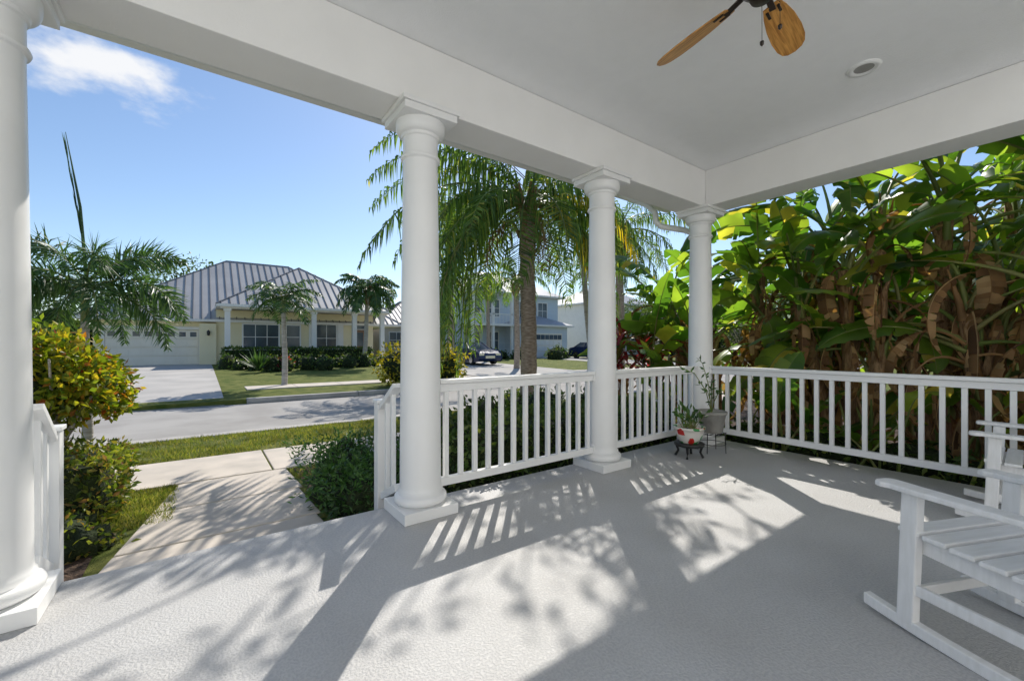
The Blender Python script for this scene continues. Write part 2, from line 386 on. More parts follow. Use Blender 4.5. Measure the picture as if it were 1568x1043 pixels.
def rocking_chair(loc,rot):
    e=empty('rocking_chair',loc,rot)
    W=.30
    m=MB()
    for s in (-1,1):
        pts=[]
        for i in range(15):
            y=.40-.98*i/14; t=(y+.06)/.52
            pts.append((y,.018+.035*t*t if y>-.06 else .018+.055*t*t))
        vs=[]
        for y,z in pts:
            for dx in (-.02,.02):
                for dz in (-.018,.030): vs.append((s*W+dx,y,z+dz))
        fs=[]
        for i in range(14):
            a=i*4;b=a+4
            fs+=[(a,a+1,b+1,b),(a+2,b+2,b+3,a+3),(a+1,a+3,b+3,b+1),(a,b,b+2,a+2)]
        fs+=[(0,2,3,1),(56,57,59,58)]
        m.add(vs,fs)
    m.build('rockers',[CHAIRW],parent=e,bevel=.005)
    m=MB()
    for s in (-1,1):
        m.bar((s*W,.235,.04),(s*W,.215,.588),.042,.062,up=Vector((0,1,0)))
        m.bar((s*W,-.27,.04),(s*W,-.235,.42),.042,.055,up=Vector((0,1,0)))
        m.bar((s*(W-.035),.245,.375),(s*(W-.035),-.30,.335),.024,.07)
        m.bar((s*W,-.235,.42),(s*W,-.30,.585),.042,.055,up=Vector((0,1,0)))
        m.bar((s*W,.205,.19),(s*W,-.235,.19),.022,.045)
    m.bar((-W+.03,.225,.36),(W-.03,.225,.36),.024,.075)
    m.bar((-W+.03,-.27,.30),(W-.03,-.27,.30),.024,.05)
    m.bar((-W+.02,.22,.17),(W-.02,.22,.17),.022,.045)
    m.build('frame',[CHAIRW],parent=e,bevel=.005)
    m=MB()
    ns=6
    for i in range(ns):
        y=.225-.088*i; z=.424-.007*i
        m.bar((-W-.015,y,z),(W+.015,y,z),.078,.020)
    m.build('seat_slats',[CHAIRW],parent=e,bevel=.005)
    m=MB()
    for s in (-1,1):
        x=s*(W+.01)
        out=[(-.04,.27),(-.052,.30),(-.045,.325),(-.02,.335),(.02,.335),(.045,.325),(.052,.30),(.045,.20),(.04,-.05),(.03,-.34),(-.03,-.34),(-.04,-.05),(-.045,.20)]
        n=len(out)
        vs=[(x+a,b,.612) for a,b in out]+[(x+a,b,.588) for a,b in out]
        m.add(vs,[tuple(range(n)),tuple(reversed(range(n,2*n)))]+[(i,n+i,n+(i+1)%n,(i+1)%n) for i in range(n)])
    m.build('armrests',[CHAIRW],parent=e,bevel=.006)
    m=MB()
    tilt=.26
    for s in (-1,1):
        m.bar((s*(W-.06),-.25,.35),(s*(W-.06),-.25-.78*tilt,1.13),.04,.045,up=Vector((0,1,0)))
    for z in (.46,1.10):
        y=-.25-(z-.35)*tilt
        m.bar((-W+.08,y,z),(W-.08,y,z),.028,.085)
    for i in range(6):
        x=-.18+.072*i
        m.bar((x,-.25-(.50-.35)*tilt,.505),(x,-.25-(1.05-.35)*tilt,1.055),.050,.014,up=Vector((0,1,0)))
    m.build('backrest',[CHAIRW],parent=e,bevel=.004)
rocking_chair((2.575,.123,0),radians(-23))
rocking_chair((4.56,.18,0),radians(3))

# ------------------------------------------------------------------ plant generators
def tube_stem(m,p,q,r0,r1,mi,n=8,bend=0,seg=8):
    p=Vector(p);q=Vector(q); pts=[];b=Vector((U(-1,1),U(-1,1),0))*bend
    for i in range(seg+1):
        t=i/seg; pts.append(p.lerp(q,t)+b*sin(pi*t))
    m.tube(pts,[r0+(r1-r0)*i/seg for i in range(seg+1)],n,mi)
def leaf(m,p,d,n_,l,w,mi):
    d=d.normalized(); s=d.cross(n_)
    if s.length<.01: s=d.cross(Vector((1,.3,.2)))
    s.normalize(); up=s.cross(d)
    m.add([p,p+d*l*.5+s*w/2+up*w*.15,p+d*l,p+d*l*.5-s*w/2+up*w*.15],[(0,1,2),(0,2,3)],mi)
def rv():
    while True:
        v=Vector((U(-1,1),U(-1,1),U(-1,1)))
        if .05<v.length<1: return v.normalized()
def blob(m,c,r,n,l,mi=0,w=.5,shell=.75,fr=1.3,amp=.3,core=None,cs=.78):
    c=Vector(c)
    off=Vector((U(0,50),U(0,50),U(0,50)))
    for i in range(n):
        d=rv(); k=1+amp*noise.noise(d*fr*1.5+off)*1.6
        q=k*(1-(1-shell)*U(0,1)**1.3*1.4) if U(0,1)<.8 else k*U(.3,1)
        p=c+Vector((d.x*r[0],d.y*r[1],d.z*r[2]))*q
        dd=(d*.7+rv()*.9+Vector((0,0,-.1)))
        leaf(m,p,dd,rv(),l*U(.7,1.25),l*w*U(.8,1.2),mi)
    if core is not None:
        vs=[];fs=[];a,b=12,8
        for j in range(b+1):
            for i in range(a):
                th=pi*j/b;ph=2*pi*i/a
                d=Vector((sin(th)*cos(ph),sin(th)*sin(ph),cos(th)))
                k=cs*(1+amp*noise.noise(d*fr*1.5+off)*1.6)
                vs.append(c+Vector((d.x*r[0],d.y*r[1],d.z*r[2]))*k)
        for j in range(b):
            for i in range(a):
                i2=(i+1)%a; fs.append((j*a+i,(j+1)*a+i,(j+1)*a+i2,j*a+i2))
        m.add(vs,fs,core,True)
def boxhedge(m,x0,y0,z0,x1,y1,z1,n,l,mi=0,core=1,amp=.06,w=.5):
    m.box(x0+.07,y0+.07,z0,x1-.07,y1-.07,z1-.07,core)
    sx,sy,sz=x1-x0,y1-y0,z1-z0
    A=[sx*sy,sx*sz,sx*sz,sy*sz,sy*sz]; T=sum(A)
    for i in range(n):
        t=U(0,T); k=0
        while t>A[k]: t-=A[k];k+=1
        u,v=U(0,1),U(0,1)
        if k==0: p=Vector((x0+u*sx,y0+v*sy,z1)); nn=Vector((0,0,1))
        elif k==1: p=Vector((x0+u*sx,y0,z0+v*sz)); nn=Vector((0,-1,0))
        elif k==2: p=Vector((x0+u*sx,y1,z0+v*sz)); nn=Vector((0,1,0))
        elif k==3: p=Vector((x0,y0+u*sy,z0+v*sz)); nn=Vector((-1,0,0))
        else: p=Vector((x1,y0+u*sy,z0+v*sz)); nn=Vector((1,0,0))
        p+=nn*(amp*2*noise.noise(p*2.3)+U(-.07,.03))
        leaf(m,p,nn*.5+rv()*.9+Vector((0,0,.3)),rv(),l*U(.7,1.3),l*w*U(.8,1.2),mi)
def frond(m,b,az,el,L,droop,nl,ll,lw,hang,mi=0,mr=1,plume=False,rr=.02,start=.12,fwd=.5,dx=1.15):
    N=12; p=Vector(b); pts=[p.copy()]; dirs=[]
    az2=az
    for i in range(N):
        e=max(-1.5,el-droop*((i+.5)/N)**dx); az2+=U(-.02,.02)
        d=Vector((cos(az2)*cos(e),sin(az2)*cos(e),sin(e))); dirs.append(d)
        p=p+d*(L/N); pts.append(p.copy())
    m.tube(pts,[rr*(1-.88*i/N) for i in range(N+1)],4,mr)
    for k in range(nl):
        tt=(k+U(0,.8))/nl; t=start+(1-start)*tt
        i=min(int(t*N),N-1); pos=pts[i].lerp(pts[i+1],t*N-i); d=dirs[i]
        sd=d.cross(Z)
        if sd.length<.2: sd=Vector((sin(az),-cos(az),0))
        sd.normalize(); up=sd.cross(d)
        prof=max(.25,sin(pi*min(1,tt*.80+.16)))
        for s in (-1,1):
            if plume:
                a=U(0,2*pi); lat=sd*cos(a)+up*sin(a)
            else: lat=sd*s+up*U(-.15,.4)
            dl=(lat+d*fwd+rv()*.12).normalized(); l=ll*prof*U(.8,1.12)
            mid=pos+dl*l*.4+Vector((0,0,-hang*l*.14))
            d2=(dl*(1-hang)+Vector((0,0,-1))*hang+rv()*.08).normalized()
            tip=mid+d2*l*.62
            w=(d*.8+rv()*.5).normalized()*lw*.5
            m.add([pos-w*.4,pos+w*.4,mid+w,mid-w,tip],[(0,1,2,3),(3,2,4)],mi)
def palm(name,x,y,h,fl,nf,leafm,ll=.5,lw=.03,hang=.5,nl=40,tr=(.15,.11),trunk=BARK,plume=False,droop=(1.2,2.0),els=(-.3,1.3),z0=None,lean=(0,0),skirt=False,crownshaft=False,rr=.02,fwd=.5,seedaz=0,extra=()):
    m=MB(); z0=gz(y)-.1 if z0 is None else z0
    top=Vector((x+lean[0],y+lean[1],h))
    pts=[];rd=[]; ns=22
    for i in range(ns+1):
        t=i/ns; c=Vector((x,y,z0)).lerp(top,t**1.0); c.x+=.04*sin(t*5)*(h/5)
        pts.append(c); rd.append((tr[0]+(tr[1]-tr[0])*t)*(1.0+(.06 if i%2 else -.02))*(1.25 if i==0 else 1))
    m.tube(pts,rd,14,2)
    top=pts[-1].copy()
    if crownshaft:
        m.tube([top,top+Z*.25,top+Z*.6],[tr[1]*1.15,tr[1]*1.05,tr[1]*.5],10,1); base=top+Z*.45
    else:
        for i in range(34):
            a=U(0,6.28); zz=U(-1.0,.15)
            p=top+Vector((cos(a)*tr[1],sin(a)*tr[1],zz*h/5))
            m.tube([p,p+Vector((cos(a)*.10,sin(a)*.10,.22)),p+Vector((cos(a)*.2,sin(a)*.2,.36))],[.05,.035,.012],5,3)
        base=top
    for k in range(nf):
        t=k/(nf-1); el=els[1]+(els[0]-els[1])*t+U(-.1,.1)
        az=k*2.39996+seedaz+U(-.2,.2)
        dr=droop[0]+(droop[1]-droop[0])*U(0,1); dr=min(dr,el+1.5)
        frond(m,base+Vector((cos(az)*tr[1]*.5,sin(az)*tr[1]*.5,U(-.05,.1))),az,el,fl*U(.85,1.1)*(1 if t<.85 else .9),max(dr,.3),nl,ll,lw,hang,0,1,plume,rr,fwd=fwd)
    for (az,el,L,dr,mi,dx) in extra:
        frond(m,base+Vector((cos(az)*tr[1],sin(az)*tr[1],-.05)),az,el,L,dr,nl,ll*(.8 if mi==4 else 1),lw*1.15,hang,mi,1,plume,rr,fwd=fwd,dx=dx)
    if skirt:
        for k in range(3):
            a=k*1.9+.4; frond(m,base-Z*.1,a,-.5,fl*.6,1.0,22,ll*.7,lw,.9,3,3,False,rr)
        for k in range(5):
            a=U(0,6.28); b0=base+Vector((cos(a)*.15,sin(a)*.15,-.1)); 
            for j in range(14):
                q=b0+Vector((cos(a)*.35+U(-.12,.12),sin(a)*.35+U(-.12,.12),-.1))
                m.tube([b0,q,q+Vector((U(-.08,.08),U(-.08,.08),-U(.5,.9)))],[.012,.006,.003],3,3)
    return m.build(name,[leafm,L_PET,trunk,FIBRE,L_YPALM])

ex=[]
for k in range(15):   # hanging curtain on the street-left side
    ex.append((1.75+k*.11+U(-.08,.08),U(.2,.85),U(3.8,4.9),U(1.9,2.4),0,U(.40,.60)))
for k in range(6):    # yellowing fronds on the other side
    ex.append((-1.05+k*.15,U(.1,.5),U(3.6,4.4),2.1,4 if k%2==0 else 0,U(.38,.5)))
ex+=[(2.60,1.0,4.0,1.9,0,1.15),(2.35,.8,4.1,1.7,0,1.15),(2.9,1.15,4.0,2.1,0,1.15),(2.5,.5,3.6,1.8,0,.9),(-.7,.3,3.3,1.9,0,.8),(-.4,.5,3.3,2.0,0,.8),(-.75,.7,3.4,2.2,4,.7)]
palm('queen_palm',6.02,7.62,4.45,3.0,22,L_PALM,ll=.92,lw=.040,hang=.86,nl=58,tr=(.19,.155),droop=(1.9,2.6),els=(-.6,1.35),skirt=True,rr=.028,fwd=.35,extra=ex)
palm('queen_palm',12.6,10.4,5.4,3.0,22,L_PALM,ll=.85,lw=.045,hang=.85,nl=42,tr=(.17,.13),droop=(1.8,2.5),els=(-.8,1.3),skirt=True,rr=.028,fwd=.35,seedaz=1)
palm('queen_palm',9.3,17.6,7.1,2.9,20,L_PALM,ll=.7,lw=.05,hang=.8,nl=34,tr=(.17,.13),droop=(1.5,2.2),rr=.03,fwd=.35,seedaz=2)
palm('queen_palm',22,20.5,6.5,2.8,16,L_PALM,ll=.7,lw=.06,hang=.75,nl=28,tr=(.17,.13),droop=(1.5,2.2),rr=.03,seedaz=.5)
palm('queen_palm',17.5,27,5.6,2.5,14,L_FOX,ll=.6,lw=.07,hang=.6,nl=26,tr=(.16,.12),droop=(1.5,2.2),rr=.03,seedaz=.9)
palm('queen_palm',14.6,19.5,5.0,2.6,16,L_PALM,ll=.7,lw=.06,hang=.75,nl=30,tr=(.17,.13),droop=(1.6,2.3),rr=.03,seedaz=2.9)
m=palm('foxtail_palm',-1.22,7.8,1.5,1.40,15,L_FOX,ll=.36,lw=.024,hang=.35,nl=120,tr=(.06,.04),trunk=BARKL,plume=True,droop=(1.2,2.1),els=(-.3,1.1),crownshaft=True,rr=.013,fwd=.6)
mm=MB(); mm.tube([(-1.22,7.8,2.1),(-1.28,7.82,3.0),(-1.42,7.85,3.95)],[.020,.016,.003],8); 
for i in range(60):
    t=U(.1,.9); p=Vector((-1.22-.20*t,7.8,2.3+1.5*t)); leaf(mm,p,Vector((-.12,0,1))+rv()*.05,rv(),.3,.010,0)
mm.build('spear_leaf',[L_FOX]).parent=m
palm('pygmy_palm',2.4,17.1,2.35,1.4,20,L_FOX,ll=.5,lw=.05,hang=.4,nl=34,tr=(.10,.07),trunk=BARKL,droop=(1.2,1.9),els=(-.2,1.2),crownshaft=True,rr=.02)
palm('coconut_palm',7.9,26,4.5,2.3,26,L_FOX,ll=.75,lw=.10,hang=.6,nl=32,tr=(.14,.10),trunk=BARKL,droop=(1.3,2.1),els=(-.5,1.2),rr=.03,lean=(.3,0))
palm('coconut_palm',-7.4,29,3.4,2.0,18,L_FOX,ll=.6,lw=.09,hang=.5,nl=26,tr=(.14,.10),trunk=BARKL,droop=(1.3,2.1),els=(-.3,1.2),rr=.03)

def paddle(m,b,az,el,plen,blen,bw,droop,mb,mp,pr=.022,tear=.25,fold=.35,roll=0):
    p=Vector(b); pts=[p.copy()]; N=9; e=el
    for i in range(N):
        e=el-droop*.45*((i+.5)/N)**1.5
        p=p+Vector((cos(az)*cos(e),sin(az)*cos(e),sin(e)))*(plen/N); pts.append(p.copy())
    m.tube(pts,[pr*(1.3-.75*i/N) for i in range(N+1)],6,mp)
    S=16; mid=[p.copy()]; dirs=[]
    for i in range(S):
        ee=e-droop*((i+1)/S)**1.2*.9
        d=Vector((cos(az)*cos(ee),sin(az)*cos(ee),sin(ee))); dirs.append(d)
        p=p+d*(blen/S); mid.append(p.copy())
    dirs.append(dirs[-1])
    m.tube(mid,[pr*.55*(1-.9*i/S) for i in range(S+1)],4,mp)
    base_s=Vector((sin(az),-cos(az),0))
    for s in (-1,1):
        i=0
        while i<S:
            g=1
            while i+g<S and U(0,1)>tear: g+=1
            an=fold+U(-.25,.25) - (U(0,.7) if U(0,1)<.3 else 0)
            vs=[];fs=[]
            for k in range(g+1):
                t=(i+k)/S; w=bw*max(0.02,sin(pi*min(1,(t*.93+.05))**.8))**.7
                if t>=1: w=bw*.05
                d=dirs[i+k]; up=base_s.cross(d).normalized()
                sd=base_s*s*cos(roll)+up*sin(roll)*s
                u2=(up*cos(roll)-base_s*sin(roll))
                gap=(.0 if g==1 else (k/g-.5))*-.018
                o1=sd*cos(an)+u2*sin(an)
                a2=an-.55
                o2=sd*cos(a2)+u2*sin(a2)
                a=mid[i+k]; b1=a+o1*w*.5+d*(w*.10+gap); c1=b1+o2*w*.5+d*(w*.12+gap)+Vector((0,0,.012*sin((i+k)*2.1)))
                vs+=[a,b1,c1]
            for k in range(g):
                q=k*3; fs+=[(q,q+1,q+4,q+3),(q+1,q+2,q+5,q+4)]
            m.add(vs,fs,mb,True)
            i+=g
def keep_out(m):
    # foliage is pruned back to the outside of the porch beam and railing
    for i,(x,y,z) in enumerate(m.v):
        lim=5.42 if z>2.45 else 5.14
        if y<3.35 and x<lim: m.v[i]=(lim+(lim-x)*.12,y,z)
def bop_clump(cx,cy,nst,H,spread=.6,nl=7,fan=None,dry=5,blen=(.8,1.25),lo=.35):
    m=MB()
    for s in range(nst):
        x=cx+U(-spread,spread); y=cy+U(-spread,spread); h=H*(lo+(1-lo)*(s+.5)/nst)
        lx,ly=U(-.3,.3),U(-.3,.3)
        top=Vector((x+lx,y+ly,h))
        tube_stem(m,(x,y,-.35),top,U(.07,.11),U(.05,.07),2,9,.08,10)
        for j in range(int(8*h)):
            t=U(.1,1); a=U(0,6.28); p=Vector((x,y,-.35)).lerp(top,t)
            o=Vector((cos(a),sin(a),0))
            m.tube([p+o*.05,p+o*.09+Z*.2,p+o*U(.14,.28)+Z*U(.36,.55)],[.045,.03,.006],5,R.choice((1,1,2,3)))
        fz=fan if fan is not None else U(0,6.28)
        n=nl+R.randint(-1,2)
        for j in range(n):
            sgn=-1 if j%2 else 1; el=1.5-.15*j*U(.8,1.2)
            az=fz+(0 if sgn>0 else pi)+U(-.5,.5)
            paddle(m,top+Vector((0,0,-.05*j)),az,el,U(.5,1.15)*(h/H*.4+.6),U(*blen),U(.14,.23),U(.5,1.7),0,1,tear=U(.1,.5),fold=U(.15,.7),roll=U(-.9,.9))
        for j in range(dry):
            az=U(0,6.28)
            paddle(m,top+Vector((0,0,-U(-.1,h*.6))),az,U(-.2,.9),U(.25,.6),U(.6,1.1),U(.03,.11),2.4,3,3,pr=.014,tear=.6,fold=U(-1.3,.5),roll=U(-1,1))
    keep_out(m)
    return m.build('bird_of_paradise_plant',[L_BAN,L_PET,FIBRE,L_DRY])
bop_clump(6.6,3.75,5,1.9,.4,6,dry=5)
bop_clump(6.9,2.5,6,2.7,.5,7,dry=9)
bop_clump(6.5,1.3,6,2.9,.5,7,dry=9)
bop_clump(6.3,.25,5,2.8,.45,7,fan=1.2,dry=9)
bop_clump(6.6,-1.1,5,2.9,.5,6,dry=7)
bop_clump(8.0,.6,5,3.4,.8,7,dry=4)
bop_clump(8.1,2.6,4,3.0,.6,7,dry=4)
m=MB()
for i in range(34):
    x=U(5.6,6.2); y=U(-.8,3.6)
    paddle(m,(x,y,-.3),U(0,6.28),U(1.0,1.5),U(.4,1.2),U(.45,.9),U(.09,.17),U(.5,1.4),0,1,pr=.014,tear=U(.05,.4),roll=U(-.8,.8))
keep_out(m)
m.build('bird_of_paradise_plant',[L_BAN,L_PET])
m=MB()
for i in range(7):
    blob(m,(5.95+U(-.1,.2),3.4-.75*i,-.1),(.4,.45,.3),300,.10,0,.5,core=1)
m.build('understory_shrub',[L_HEDGE,CORE])
m=MB()
for i in range(1300):
    p=Vector((U(5.35,7.2),U(-1,3.9),-.285+U(0,.03))); leaf(m,p,Vector((U(-1,1),U(-1,1),U(-.1,.25))),Z,U(.06,.24),U(.02,.07),0)
m.build('leaf_litter',[L_DRY])

m=MB()
for (x,y,h) in ((5.9,4.4,1.05),(6.2,4.1,1.25),(6.45,4.75,1.2),(5.75,4.95,.9),(6.7,4.3,1.45),(6.15,5.2,1.1),(5.5,4.6,1.0),(6.0,4.9,1.35)):
    tube_stem(m,(x,y,-.3),(x,y,h),.022,.018,1,6,.03)
    for k in range(32):
        az=k*2.4; el=1.35-1.5*k/32+U(-.1,.1); L=U(.36,.56)
        p=Vector((x,y,h-.009*k)); d=Vector((cos(az)*cos(el),sin(az)*cos(el),sin(el)))
        sd=Vector((sin(az),-cos(az),0)); w=.036
        q1=p+d*L*.45; d2=Vector((cos(az)*cos(el-.5),sin(az)*cos(el-.5),sin(el-.5))); q2=q1+d2*L*.35
        d3=Vector((cos(az)*cos(el-1.1),sin(az)*cos(el-1.1),sin(el-1.1))); q3=q2+d3*L*.3
        m.add([p-sd*.01,p+sd*.01,q1+sd*w,q1-sd*w,q2+sd*w*.8,q2-sd*w*.8,q3],[(0,1,2,3),(3,2,4,5),(5,4,6)],0)
m.build('cordyline_plant',[L_RED,BARKL])

m=MB()
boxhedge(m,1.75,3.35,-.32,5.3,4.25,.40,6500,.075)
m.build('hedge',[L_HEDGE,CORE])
m=MB()
for (x,y,r,h) in ((2.3,4.7,.5,.42),(3.2,4.9,.5,.5),(4.1,4.8,.55,.5),(5.0,4.9,.5,.45)):
    blob(m,(x,y,-.3+h*.7),(r,r,h),800,.085,0,.5,core=1)
m.build('garden_shrub',[L_HEDGE,CORE])
m=MB()
for i in range(15):
    x=U(.98,1.75); y=U(3.75,5.2); r=U(.22,.34)
    blob(m,(x,y,-.2),(r,r,U(.22,.38)),420,.07,0,.4,amp=.5,core=1,cs=.7)
for i in range(300):
    x=U(.80,1.8);y=U(3.65,5.4); a=U(0,6.28)
    p=Vector((x,y,-.1+U(0,.2))); d=Vector((cos(a),sin(a),U(.4,1.2))).normalized()
    for j in range(7): leaf(m,p+d*.03*j,d+rv()*.8,rv(),.055,.018,0)
m.build('juniper_shrub',[L_JUN,CORE])
m=MB(); boxhedge(m,-1.75,4.75,-.32,-.60,5.6,.27,4200,.06,amp=.09); 
m.build('box_hedge',[L_GCOV,CORE])
m=MB()
for i in range(20):
    y=U(3.5,4.75)
    blob(m,(U(-1.6,L_(y)-.16),y,-.28),(U(.16,.26),U(.16,.26),U(.12,.2)),260,.055,0,.5,amp=.5,core=1)
m.build('groundcover_plant',[L_GCOV,CORE])
m=MB()
for k in range(60):
    az=U(0,6.28); el=U(.5,1.3); L=U(.25,.45); p=Vector((-.95+U(-.15,.1),3.75+U(-.1,.1),-.25))
    d=Vector((cos(az)*cos(el),sin(az)*cos(el),sin(el))); leaf(m,p,d,Vector((sin(az),-cos(az),0)).cross(d),L,.022,0)
m.build('liriope_plant',[L_HEDGE])
m=MB()
tube_stem(m,(-1.0,5.15,-.35),(-1.0,5.2,.6),.05,.035,2,8)
for k in range(9):
    a=k*2.4; tube_stem(m,(-1.0,5.2,.3),(-1.0+.35*cos(a),5.2+.35*sin(a),.9+U(-.1,.3)),.02,.008,2,5)
blob(m,(-1.10,5.25,.86),(.46,.46,.47),2300,.070,0,.55,amp=.25,core=1,cs=.55)
for k in range(15):
    d=rv(); d.z=abs(d.z)*.9-.3
    blob(m,Vector((-1.10,5.25,.86))+Vector((d.x*.42,d.y*.38,d.z*.43)),(.2,.2,.2),300,.070,0,.55,amp=.3)
m.build('copperleaf_shrub',[L_CROT,CORE,BARKL])
m=MB()
for d in ((0,0,0),(.9,.2,-.15),(-.9,0,-.1)):
    blob(m,(6.75+d[0],14.9,.5+d[2]),(.85,.8,.85),1000,.16,0,.5,core=1,cs=.65)
m.build('yellow_shrub',[L_YEL,CORE])
m=MB()
for i in range(5): blob(m,(5.8+U(-.6,.6),7.7+U(-.5,.5),-.15),(.35,.35,.3),380,.09,0,.5,core=1)
m.build('verge_shrub',[L_HEDGE,CORE])

m=MB()
def blades(x0,y0,x1,y1,n,h=.05):
    for i in range(n):
        x=U(x0,x1);y=U(y0,y1)
        if noise.noise(Vector((x*1.7,y*1.7,3)))<-.22 and U(0,1)<.7: continue
        a=U(0,6.28); l=U(.5,1.2)*h; w=.006
        z=-.302
        m.add([(x-cos(a)*w,y-sin(a)*w,z),(x+cos(a)*w,y+sin(a)*w,z),(x+U(-.6,.6)*l,y+U(-.6,.6)*l,z+l)],[(0,1,2)],0)
blades(-3.2,6.93,5.2,8.5,26000,.05)
blades(-.75,4.6,-.2,5.74,3500,.045); blades(-2.6,4.9,-1.7,5.74,2000,.045); blades(.84,5.2,2.2,5.75,1500,.045)
m.build('lawn_grass',[L_GR])

def broadleaf(name,x,y,h,crown,cr,ncl,nlf,lsz,leafm,tr=.16,lean=(0,0),z0=None,clr=.55):
    m=MB(); z0=gz(y)-.1 if z0 is None else z0
    fork=Vector((x+lean[0]*.4,y+lean[1]*.4,h*.6))
    tube_stem(m,(x,y,z0),fork,tr,tr*.7,1,12,.08,10)
    cc=Vector(crown)
    for k in range(ncl):
        d=rv(); q=cc+Vector((d.x*cr[0],d.y*cr[1],d.z*cr[2]))*U(.45,1)
        mid=fork.lerp(q,.5)+Vector((U(-.3,.3),U(-.3,.3),U(0,.4)))
        m.tube([fork,fork.lerp(mid,.5)+Z*.15,mid,q],[tr*.3,tr*.2,tr*.12,.012],6,1)
        for j in range(7):
            e=rv(); e.z*=.5; tpt=q+e*clr*U(.8,1.5)
            m.tube([q-(q-mid)*.3,q+(tpt-q)*.5,tpt],[.014,.009,.004],4,1)
            for i in range(nlf//7):
                t=U(.1,1.1); p=q+(tpt-q)*t+rv()*.10
                leaf(m,p,(tpt-q).normalized()+rv()*.8,rv(),lsz*U(.7,1.2),lsz*.42,0)
    return m.build(name,[leafm,BARKL])
broadleaf('oak_tree',9.1,8.3,6.8,(6.4,8.7,7.3),(3.0,2.1,.6),17,56,.15,L_TREE,tr=.10,lean=(-1.2,.4),clr=.5)

m=MB()
for i in range(46):
    x=-55+i*3.6+U(-1,1); y=62+U(-6,10); h=U(2.2,4.2)
    blob(m,(x,y,h*.8),(3.2,3,h),330,.75,0,.6,amp=.5,core=1,cs=.75)
for i in range(16):
    x=44+U(-3,8); y=4+i*3.6; h=U(2.5,4.2)
    blob(m,(x,y,h*.8),(3,3,h),330,.7,0,.6,amp=.5,core=1,cs=.75)
m.build('distant_trees',[L_FAR,CORE])
for (x,y,h) in ((16.5,11.6,3.6),(19.5,8.2,4.2),(13.2,6.2,2.6),(25,17.5,4.6),(32,24,5.5),(-9.5,38,7.2),(-1.5,49,9.2),(15.2,5.2,3.4),(11.8,2.8,4.2),(12.2,.2,4.6)):
    m=MB(); z0=gz(y)
    tube_stem(m,(x,y,z0-.1),(x,y,h*.65),.14,.08,1,8,.1)
    for k in range(8):
        d=rv(); q=Vector((x,y,h*.68))+Vector((d.x*h*.26,d.y*h*.26,d.z*h*.2))
        m.tube([(x,y,h*.4),q],[.05,.015],5,1)
        blob(m,q,(h*.19,h*.19,h*.15),230,h*.035,0,.5,amp=.5)
    m.build('garden_tree',[L_TREE,BARKL])

# ------------------------------------------------------------------ houses
def hip(m,x0,y0,x1,y1,ze,p,mi=0,sp=.45,ribs=True,th=.16,tm=1):
    W=x1-x0;D=y1-y0;h=min(W,D)/2; zr=ze+p*h
    if W>=D: a=(x0+h,y0+h,zr);b=(x1-h,y0+h,zr)
    else: a=(x0+h,y0+h,zr);b=(x0+h,y1-h,zr)
    c=[(x0,y0,ze),(x1,y0,ze),(x1,y1,ze),(x0,y1,ze)]
    if W>=D: m.add(c+[a,b],[(0,1,5,4),(1,2,5),(2,3,4,5),(3,0,4)],mi)
    else: m.add(c+[a,b],[(0,1,4),(1,2,5,4),(2,3,5),(3,0,4,5)],mi)
    m.box(x0,y0,ze-th,x1,y1,ze-.004,tm)
    if ribs:
        x=x0+sp/2
        while x<x1:
            dy=min(x-x0,x1-x,D/2)
            if dy>.2:
                m.bar((x,y0,ze+.03),(x,y0+dy,ze+p*dy+.03),.035,.05,2)
            x+=sp
        y=y0+sp/2
        while y<y1:
            dx=min(y-y0,y1-y,W/2)
            if dx>.2:
                m.bar((x0,y,ze+.03),(x0+dx,y,ze+p*dx+.03),.035,.05,2)
                m.bar((x1,y,ze+.03),(x1-dx,y,ze+p*dx+.03),.035,.05,2)
            y+=sp
        m.bar(c[0],a,.12,.06,2); m.bar(c[1],b if W>=D else a,.12,.06,2); m.bar(a,(b[0]+.01,b[1]+.01,b[2]),.14,.06,2)
RIB=mat('roof_seam',(.13,.13,.135),rough=.5)
def window(m,x0,z0,x1,z1,y,mf=1,mg=2,mull=1,shut=None):
    f=.09
    m.box(x0-f,y-.06,z0-f,x1+f,y-.003,z0,mf); m.box(x0-f,y-.06,z1,x1+f,y-.003,z1+f,mf)
    m.box(x0-f,y-.06,z0,x0,y-.003,z1,mf); m.box(x1,y-.06,z0,x1+f,y-.003,z1,mf)
    m.box(x0,y-.02,z0,x1,y-.004,z1,mg)
    for k in range(mull):
        xx=x0+(x1-x0)*(k+1)/(mull+1); m.box(xx-.02,y-.04,z0,xx+.02,y-.021,z1,mf)
    zz=(z0+z1)/2; m.box(x0,y-.045,zz-.02,x1,y-.041,zz+.02,mf)
    if shut is not None:
        for a,b in ((x0-f-.42,x0-f-.02),(x1+f+.02,x1+f+.42)):
            m.box(a,y-.05,z0-.05,b,y-.003,z1+.05,shut)
            k=z0
            while k<z1: m.box(a+.05,y-.062,k,b-.05,y-.051,k+.05,shut); k+=.1
h=empty('cream_house')
m=MB()
m.box(-4.9,33,-.2,.75,46,2.62); m.box(.752,32.5,-.2,10.6,46,3.40)
m.box(-.1,32.2,-.2,.75,32.998,2.5)
m.build('walls',[CREAM],parent=h)
m=MB(); hip(m,-5.6,32.3,13,46.6,2.78,.68); hip(m,.7,29.9,11.1,40.3,3.6,.64)
m.build('roof',[ROOFM,TRIM,RIB],parent=h)
m=MB()
y=32.98
m.box(-4.55,y-.08,2.12,.0,y,2.30,0)
m.box(-4.55,y-.08,-.05,-4.42,y,2.118,0); m.box(-.13,y-.08,-.05,0,y,2.118,0)
